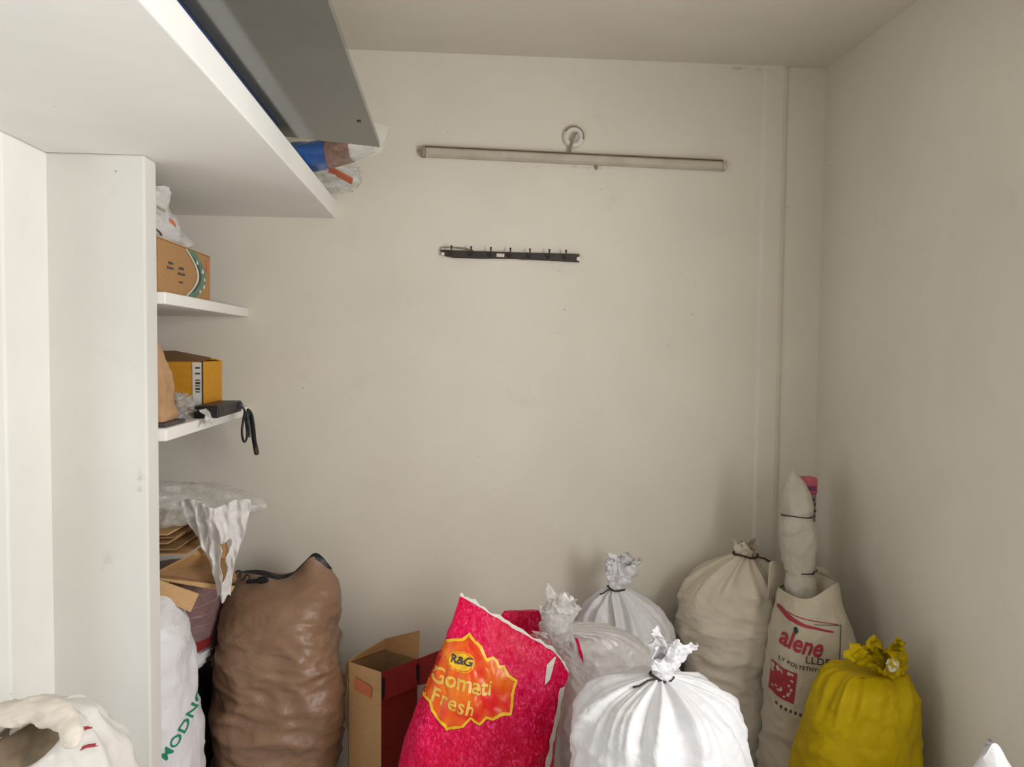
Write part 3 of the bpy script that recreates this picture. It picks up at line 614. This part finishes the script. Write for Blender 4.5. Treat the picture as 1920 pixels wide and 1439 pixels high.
MB().slab([F2+up*(H-.005), R2+up*(H-.005), R2+up*(H+.105)+Vector((.008, .01, 0)), F2+up*(H+.040)], T).build('flap', MATS['cardb'], oc)
o_ = Vector((.55, -.85, 0)).normalized()*.008; e = (R2-N_)
MB().slab([N_+e*.06+up*(H-.10)+o_*1.4, N_+e*.94+up*(H-.10)+o_*1.4, N_+e*.97+up*(H+.002)+o_*.6, N_+e*.03+up*(H+.002)+o_*.6][::-1], T).build('flap', card('red_flap_card', (140, 44, 44)), oc)
nl = (L_-N_); ol = Vector((-.6, -.8, 0)).normalized()*.006
MB().slab([L_+up*(H-.13)+ol+nl*.06, L_+up*(H-.11)+ol+nl*.16, L_+up*(H+.0)+nl*.04+ol*.3, L_+up*(H+.0)-nl*.02+ol*.3], T).build('flap', MATS['carddark'], oc)
MB().slab([R2+up*(H-.10), R2+Vector((.13, .035, 0))+up*(H-.09), R2+Vector((.13, .035, 0))+up*(H+.035), R2+up*(H+.0)], T).build('flap', MATS['redprint'], oc)
MB().slab([N_+nl*a+up*z+ol*.9 for a, z in ((.28, .335), (.78, .350), (.76, .395), (.26, .378))], .001).build('red_stamp', MATS['orange'], oc)
for a0, a1 in ((-.02, .06), (.93, 1.01)):
    MB().slab([N_+e*a0+up*(H-.095)+o_*1.2, N_+e*a1+up*(H-.085)+o_*1.2, N_+e*a1+up*(H-.02)+o_*1.2, N_+e*a0+up*(H-.015)+o_*1.2][::-1], .003).build('gap_shade_strip', MATS['black'], oc)  # black strips painting the shade in the gaps beside the folded flap

# ================================================================ MAGENTA RICE BAG
gm = thing('rice_bag', 'shiny magenta rice bag with red and gold emblem, leaning to the right', 'rice bag', (.03, 2.42, 0))
ca, sa = math.cos(math.radians(16)), math.sin(math.radians(16)); PX = -.207
def gfn(u, t):
    th = 2*PI*u
    hw = cat([(.20,), (.225,), (.240,), (.250,), (.248,), (.236,), (.222,), (.212,), (.208,)], t)[0]
    dp = cat([(.09,), (.12,), (.13,), (.128,), (.118,), (.10,), (.072,), (.035,), (.004,)], t)[0]
    c, s = sgnpow(math.cos(th), .72), sgnpow(math.sin(th), .85)
    lx = .213+hw*c; uu = (lx)/.44
    top = .842-.125*max(0, uu)-.15*max(0, uu-.80)**1.2*2.2
    lz = top*t; ly = dp*s
    P = Vector((PX+lx*ca+lz*sa, 2.42+ly+.04*t, -lx*sa+lz*ca)); q = P+Vector((5, 1, 9))
    P.y -= (.022*fb(q, 6, 2)+.014*(ridge(Vector((q.x*1.6, q.y, q.z*.8)), 15, 3)-.4))*min(1, dp/.05)*(-s if abs(s) > .2 else 0)*-1*-1
    P.x += .004*fb(q, 20, 2); P.z += .006*t*fb(q, 22, 2); P.z = max(P.z, .003)
    return P
body = soft('bag_body', gfn, 150, 120, MATS['magenta'], gm, True, True); bv = bvh_of(body)
v, f = sheet(lambda u, t: gfn(.5+.5*u, .994+.006*t)+Vector((0, -.002, .001+.005*t*(1+.7*math.sin(u*31)+.5*math.sin(u*77)))), 90, 2, False); mesh_obj('top_seam', v, f, MATS['rim'], gm, True)
SC_ = .000418
out = [(985,535),(1030,590),(1075,630),(1105,690),(1118,718),(1165,708),(1200,740),(1212,775),(1250,782),(1285,840),(1350,880),(1330,960),(1315,1050),(1298,1112),(1215,1118),(1160,1145),(1110,1128),(1062,1170),(1018,1152),(990,1122),(940,1172),(870,1180),(812,1200),(790,1160),(740,1120),(700,1070),(685,1020),(640,1000),(650,930),(690,820),(735,700),(780,575),(800,600),(860,582),(930,578)]
ce = (1000, 870)
pts = [((x-ce[0])*SC_, -(y-ce[1])*SC_) for x, y in out]
def dense(p, n=4): return [tuple(Vector(p[i]).lerp(Vector(p[(i+1) % len(p)]), j/n)) for i in range(len(p)) for j in range(n)]
pd = dense(pts); k = len(pd)
def shrink(p, d):
    r = []
    for i in range(len(p)):
        a, b = Vector(p[i-2]), Vector(p[(i+2) % len(p)]); tng = (b-a).normalized(); r.append(tuple(Vector(p[i])+Vector((-tng.y, tng.x))*-d))
    return r
pin = shrink(pd, .0085)
EO = (.064, 2.0, .551); EX, EY, ED = (1, 0, 0), (0, 0, 1), (0, 1, 0)
ef = decal('emblem_field', (pd, [tuple(range(k))]), EO, EX, EY, ED, bv, MATS['emblem'], gm, .0030, .010, 0, 'red and orange emblem field')
decal('emblem_border', (pd+pin, [(i, (i+1) % k, (i+1) % k+k, i+k) for i in range(k)]), EO, EX, EY, ED, bv, MATS['gold'], ef, .0042, .010, 0, 'scalloped gold border')
def at(zx, zy): return (EO[0]+(zx-ce[0])*SC_, 2.0, EO[2]-(zy-ce[1])*SC_)
decal('emblem_oval', ell2d(.045, .031), at(922, 738), EX, EY, ED, bv, MATS['gold'], ef, .0042, .010, -.2)
decal('oval_ring', ([p for s in (.94, .86) for p in [(x*s, y*s) for x, y in ell2d(.045, .031)[0]]], [(i, (i+1) % 32, (i+1) % 32+32, i+32) for i in range(32)]), at(922, 738), EX, EY, ED, bv, MATS['emblem'], ef, .0050, .010, -.2)
decal('monogram', text2d('R&G', .036, 0, .0012), at(925, 730), EX, EY, ED, bv, MATS['darkink'], ef, .0056, .008, -.2)
decal('lettering', text2d('Gomati', .064, 0, .0014, 1.0), at(925, 880), EX, EY, ED, bv, MATS['goldtext'], ef, .0048, .010, -.2, 'gold word Gomati')
decal('lettering', text2d('Fresh', .058, 0, .0010, 1.08), at(862, 1012), EX, EY, ED, bv, MATS['goldtext'], ef, .0048, .010, -.28, 'gold word Fresh')
sp = [(.360, .500), (.348, .45), (.340, .405), (.325, .36), (.318, .33), (.306, .27), (.29, .20)]
sv = []; sf = []
for i in range(25):
    x, z = cat(sp, i/24); wd = .0085*(1+.25*math.sin(i*1.1)); sv += [(x-wd, z), (x+wd, z)]
sf = [(2*i, 2*i+1, 2*i+3, 2*i+2) for i in range(24)]
decal('side_seam', (sv, sf), (0, 2.0, 0), EX, EY, ED, bv, MATS['rim'], gm, .003, .015, 0, 'white side seam')
decal('white_corner', ([(.31, .575), (.345, .605), (.318, .535), (.300, .520)], [(0, 1, 2, 3)]), (0, 2.0, 0), EX, EY, ED, bv, MATS['rim'], gm, .003, .015)

# second pink packet behind it
p2 = thing('pink_packet', 'crumpled pink packet half hidden behind the magenta rice bag', 'packet', (.26, 2.66, 0))
soft('packet_body', sack_fn([(.003, .26, 2.66, .08, .045), (.12, .26, 2.66, .10, .055), (.35, .26, 2.66, .10, .055), (.55, .255, 2.66, .095, .045), (.63, .25, 2.66, .085, .025), (.68, .245, 2.66, .06, .012)], 41, .8, .1, .6, 6, .016, .01, 11), 72, 60, MATS['magenta'], p2, True, True)

# ================================================================ TIED SACKS
def tied(name, label, keys, neck, axis, mat, seed, frill, tie, nu=150, nv=120, group=None, **kw):
    base = (keys[0][1], keys[0][2], 0)
    th = thing(name, label, 'sack', base, group)
    body = soft('sack_body', sack_fn(keys, seed, **kw), nu, nv, mat, th, True, True)
    r0, r1, h, nr, amp, cr, fl, lean = frill
    v, f = sheet(frill_fn(neck, axis, r0, r1, h, seed+1, nr, amp, cr, fl, lean), 120, 36, True, True, False)
    mesh_obj('gathered_top', v, f, mat, th, True)
    if tie: string('tie_string', Vector(neck)+Vector(axis)*.006, axis, r0*1.25, tie[0], tie[1], th, tie[2], 1, .003, seed)
    return th, body
# crumpled white plastic bag between magenta bag and the others
th, body = tied('plastic_sack', 'white plastic sack with glossy crumpled knot behind the magenta rice bag',
  [(.003, .56, 2.68, .14, .085), (.08, .565, 2.68, .17, .098), (.28, .57, 2.68, .178, .10), (.42, .57, 2.68, .176, .10), (.52, .55, 2.68, .165, .095), (.585, .50, 2.67, .135, .085), (.62, .445, 2.64, .09, .07), (.64, .388, 2.59, .045, .045), (.65, .36, 2.56, .028, .028)],
  (.357, 2.54, .645), (-.05, -.05, 1), MATS['filmw'], 51, (.030, .056, .115, 4, .30, .018, .8, (.012, 0, 0)), None, pleat=.35, pl0=.5, npl=8, crumple=.022, lump=.02, cs=9)
v, f = sheet(crumpled(.352, 2.515, .675, .050, .036, .080, 9, .32, 8), 60, 48, True, True, True); mesh_obj('crumpled_knot', v, f, MATS['film'], th, True)
v, f = sheet(lambda u, t: Vector((.262+.20*t+.01*math.sin(u*7), 2.47+.02*u+.05*t+.02*(ridge(Vector((u, t, 3)), 4, 3)-.4), .655-.19*t*t+.02-.07*u*(.4+.6*math.sin(PI*t)))), 30, 40, False); mesh_obj('torn_flap', v, f, MATS['film'], th, True)
decal('pink_print', ([(-.012, .045), (.0, .04), (.022, -.03), (.026, -.06), (.012, -.03)], [(0, 4, 3, 2, 1)]), (.432, 2.3, .575), (1, 0, 0), (0, 0, 1), (0, 1, 0), bvh_of(body), MATS['magenta'], th, .003, .012)
# white sack by the back wall
tied('white_tied_sack', 'white tied sack against the back wall, left of the tall cream sack',
  [(.003, .69, 2.985, .17, .16), (.07, .69, 2.985, .205, .18), (.22, .695, 2.985, .215, .19), (.36, .70, 2.985, .212, .188), (.45, .70, 2.985, .205, .178), (.525, .69, 2.985, .18, .155), (.58, .675, 2.985, .14, .12), (.625, .66, 2.98, .078, .068), (.655, .652, 2.975, .032, .028)],
  (.651, 2.973, .652), (.12, -.03, 1), MATS['whitesack'], 61, (.028, .055, .115, 4, .5, .024, .7, (.01, 0, 0)), (.0035, MATS['wire'], ((-.05, .0, -.018),)), pleat=.5, pl0=.45, npl=9, crumple=.016, lump=.018, cs=8)
# bright sack in front
tied('white_tied_sack', 'bright white tied sack nearest the camera, in front of the magenta rice bag',
  [(.003, .575, 2.05, .20, .19), (.08, .577, 2.05, .235, .22), (.30, .58, 2.05, .246, .225), (.44, .58, 2.05, .245, .222), (.53, .578, 2.05, .236, .212), (.605, .575, 2.05, .215, .19), (.655, .572, 2.05, .175, .15), (.688, .572, 2.045, .105, .092), (.708, .575, 2.04, .030, .030)],
  (.577, 2.038, .702), (.14, -.05, 1), MATS['whitesack'], 72, (.026, .046, .095, 3, .45, .018, .6, (.008, 0, 0)), (.0032, MATS['wire'], ((-.07, -.01, -.018),)), 200, 170, pleat=.55, pl0=.45, npl=11, crumple=.015, lump=.014, cs=7, hfold=.009, hz=(.1, .8))
# tall cream sack
tied('cream_sack', 'tall plump cream sack tied with dark cord, by the corner',
  [(.003, 1.12, 2.985, .15, .16), (.06, 1.12, 2.985, .168, .18), (.20, 1.12, 2.99, .172, .182), (.36, 1.12, 2.99, .192, .185), (.49, 1.122, 2.995, .208, .188), (.58, 1.126, 2.995, .208, .182), (.67, 1.138, 2.995, .182, .160), (.74, 1.158, 2.99, .118, .105), (.785, 1.178, 2.985, .043, .038)],
  (1.18, 2.983, .780), (.05, -.02, 1), MATS['beigesack'], 84, (.038, .042, .050, 4, .4, .012, .7, (0, 0, 0)), (.0042, MATS['wire'], ((.085, .0, -.032),)), 140, 140, pleat=.30, pl0=.6, npl=8, crumple=.012, lump=.020, cs=5, hfold=.016, hz=(.0, .85))
# yellow sack
th, body = tied('yellow_sack', 'bright yellow sack tied at its corner beside the right wall', 
  [(.003, 1.30, 2.335, .16, .13), (.07, 1.30, 2.335, .19, .148), (.24, 1.305, 2.335, .192, .15), (.38, 1.315, 2.335, .18, .142), (.47, 1.325, 2.335, .168, .132), (.535, 1.335, 2.335, .150, .115), (.572, 1.35, 2.355, .118, .09), (.575, 1.385, 2.34, .058, .05), (.572, 1.415, 2.325, .022, .022)],
  (1.418, 2.32, .568), (-.35, -.25, 1), MATS['yellow'], 95, (.022, .066, .088, 4, .40, .018, .8, (-.045, 0, .008)), None, pleat=.50, pl0=.42, npl=9, crumple=.016, lump=.014, cs=8)
string('tie_string', (1.425, 2.318, .560), (-.2, -.2, 1), .027, .006, plain('pale_tape', (178, 150, 128), .7, 14, 40), th, ((.006, 0, -.035), (.012, 0, -.030)), 1, .002, 4)
v, f = sheet(crumpled(1.372, 2.258, .628, .019, .012, .021, 14, .2, 8), 20, 14, True, True, True); mesh_obj('white_paper_plug', v, f, MATS['rim'], th, True)

# ================================================================ PRINTED SACK AND BUNDLE IN THE CORNER
pr = thing('printed_sack', 'cream sack with red and dark printed lettering, standing open in the corner', 'sack', (1.31, 2.665, 0))
def open_top(fn, x0, sl):
    def g(u, t):
        P = fn(u, t)
        if t > .8: a = (t-.8)/.2; P.z += a*a*(.020*math.sin((P.x-x0)*26)+sl*(P.x-x0))
        return P
    return g
fpr = open_top(sack_fn([(.003, 1.305, 2.66, .145, .13), (.06, 1.305, 2.66, .162, .148), (.20, 1.308, 2.66, .166, .148), (.36, 1.31, 2.665, .160, .145), (.50, 1.312, 2.668, .148, .14), (.60, 1.312, 2.672, .132, .128), (.69, 1.306, 2.68, .112, .11), (.752, 1.303, 2.685, .098, .094)], 33, .7, .02, .7, 4, .012, .014, 7, .016, (-.3, .5)), 1.303, .10)
body = soft('sack_body', fpr, 130, 120, MATS['printsack'], pr, True); bv = bvh_of(body)
v, f = sheet(lambda u, t: fpr(u, .999).lerp(Vector((1.303, 2.69, .62)), .05+.95*t)+Vector((0, 0, -.09*t)), 130, 5); mesh_obj('sack_mouth', v, f, MATS['printsack'], pr, True)
v, f = sheet(lambda u, t: Vector((1.196+.225*u, 2.80+.015*math.sin(u*5)-.01*t, .66+.145*t-.025*u*u*t+.005*math.sin(u*17)*t)), 30, 12, False); o = mesh_obj('back_flap', v, f, MATS['printsack'], pr, True); sm = o.modifiers.new('thick', 'SOLIDIFY'); sm.thickness = .003
dy = Vector((0, 0, 1))
PDX, PDD = Vector((.90, -.43, 0)).normalized(), Vector((.43, .90, 0)).normalized()
def prn(name, geo, x, z, mat, rot=-.16, off=.002, L=.010, label=None, par=None):
    return decal(name, geo, Vector((1.31, 2.668, z))+PDX*x, PDX, dy, PDD, bv, mat, par or pr, off, L, rot, label)
def narrow(g, k): return [(x*k, y) for x, y in g[0]], g[1]
prn('red_line', quad2d(.20, .003), -.015, .662, MATS['redink'], -.16)
prn('red_swoosh', ([(-.10, .014), (-.06, .012), (0, .0), (.09, -.004), (.10, -.006), (.09, -.010), (0, -.010), (-.06, -.006), (-.10, .0)], [tuple(range(9))]), -.022, .646, MATS['redink'], -.18)
prn('frame_line', quad2d(.003, .17), .092, .560, MATS['darkink'], -.02); prn('frame_line', quad2d(.085, .0025), .050, .645, MATS['darkink'], -.04)
prn('lettering', narrow(text2d('alene', .086, .22, .0022, 1.0), .78), -.036, .577, MATS['redink'], -.13, .0025, .008, 'red brush lettering')
prn('lettering', narrow(text2d('LLDPE', .034, 0, .0004, 1.1), 1.0), .030, .525, MATS['darkink'], -.08, .0025, .008, 'small dark lettering')
prn('lettering', text2d('LY POLYETHYLENE', .019, 0, .0004, 1.1), -.020, .500, MATS['darkink'], -.14, .0025, .008, 'small dark brown lettering')
prn('dot', ell2d(.0075, .0120, 14), -.052, .622, plain('dark_green_ink', (40, 58, 44), .6, 4), 0, .003)
stp = prn('stamp_block', quad2d(.088, .106), -.092, .430, MATS['redink'], -.08, .002, .012, 'red printed square')
rr = random.Random(5)
for i in range(18): prn('stamp_mark', ell2d(rr.uniform(.003, .008), rr.uniform(.003, .008), 9), -.092+rr.uniform(-.036, .036), .432+rr.uniform(-.044, .044), MATS['printsack'], rr.uniform(0, 3), .003, .012, None, stp)
for i in range(9): prn('small_print', quad2d(.008, .010), -.11+i*.016, .352-.0020*i, MATS['darkink'], -.12)
bn = thing('wrapped_bundle', 'tall white wrapped bundle tied twice, standing in the open printed sack', 'bundle', (1.29, 2.73, .5))
kb_ = [(.55, 1.29, 2.70, .055, .045), (.65, 1.29, 2.705, .056, .048), (.745, 1.29, 2.72, .054, .046), (.788, 1.289, 2.73, .049, .042), (.84, 1.287, 2.735, .060, .052), (.92, 1.285, 2.74, .067, .056), (.965, 1.282, 2.742, .063, .053), (.997, 1.280, 2.744, .056, .048), (1.03, 1.278, 2.746, .058, .048), (1.08, 1.272, 2.748, .050, .040), (1.125, 1.266, 2.75, .032, .025), (1.152, 1.263, 2.75, .013, .009), (1.163, 1.262, 2.75, .006, .004)]
soft('wrap', sack_fn(kb_, 17, .85, .05, .2, 6, .012, .006, 14), 80, 130, MATS['bundle'], bn, True, True)
string('tie_string', (1.280, 2.744, .997), (0.02, 0, 1), .057, .0026, MATS['wire'], bn, ((.012, 0, -.016),), .86, .002, 2)
string('tie_string', (1.289, 2.73, .788), (0.02, 0, 1), .051, .0030, MATS['wire'], bn, ((.016, 0, .016),), .86, .002, 6)
pp = thing('pink_printed_packet', 'pink and grey printed packet standing behind the wrapped bundle in the corner', 'packet', (1.38, 2.88, .5))
o = MB().box((1.325, 2.86, .50), (1.412, 2.91, 1.112)).build('packet_body', plain('packet_grey', (128, 112, 118), .45, 14, 30), pp); bev(o, .012, 3)
ptop = MB().box((1.322, 2.857, 1.045), (1.415, 2.913, 1.116)).build('pink_top', plain('packet_pink', (186, 84, 108), .45, 14, 20), pp); bev(ptop, .012, 3)
for x, z, wd, h in ((1.36, 1.025, .04, .010), (1.375, 1.005, .03, .012), (1.37, .982, .038, .010), (1.38, .96, .025, .010)): MB().box((x, 2.856, z), (x+wd, 2.8585, z+h)).build('dark_print', MATS['darkink'], pp)
MB().box((1.355, 2.8545, 1.066), (1.405, 2.8565, 1.083)).build('purple_print', plain('packet_purple', (110, 52, 84), .5, 8), ptop)

# ================================================================ CORNER SACK, BOTTOM RIGHT
cs = thing('corner_sack', 'white sack with pointed folded ear at the bottom right', 'sack', (1.30, 1.62, 0))
fcs = sack_fn([(.003, 1.31, 1.62, .13, .15), (.08, 1.31, 1.62, .16, .17), (.35, 1.31, 1.62, .16, .17), (.52, 1.305, 1.62, .152, .15), (.585, 1.308, 1.62, .130, .10), (.63, 1.308, 1.62, .112, .05), (.652, 1.308, 1.62, .104, .012)], 77, .7, .02, .7, 4, .010, .012, 8)
def fcs2(u, t):
    P = fcs(u, t)
    if t > .6: a = (t-.6)/.4; P.z += a*a*(.070*math.exp(-((P.x-1.226)/.035)**2)-.04*math.exp(-((P.x-1.36)/.06)**2)-.05*max(0, 1.222-P.x)/.05)
    return P
soft('sack_body', fcs2, 120, 90, MATS['whitesack'], cs, True, True)
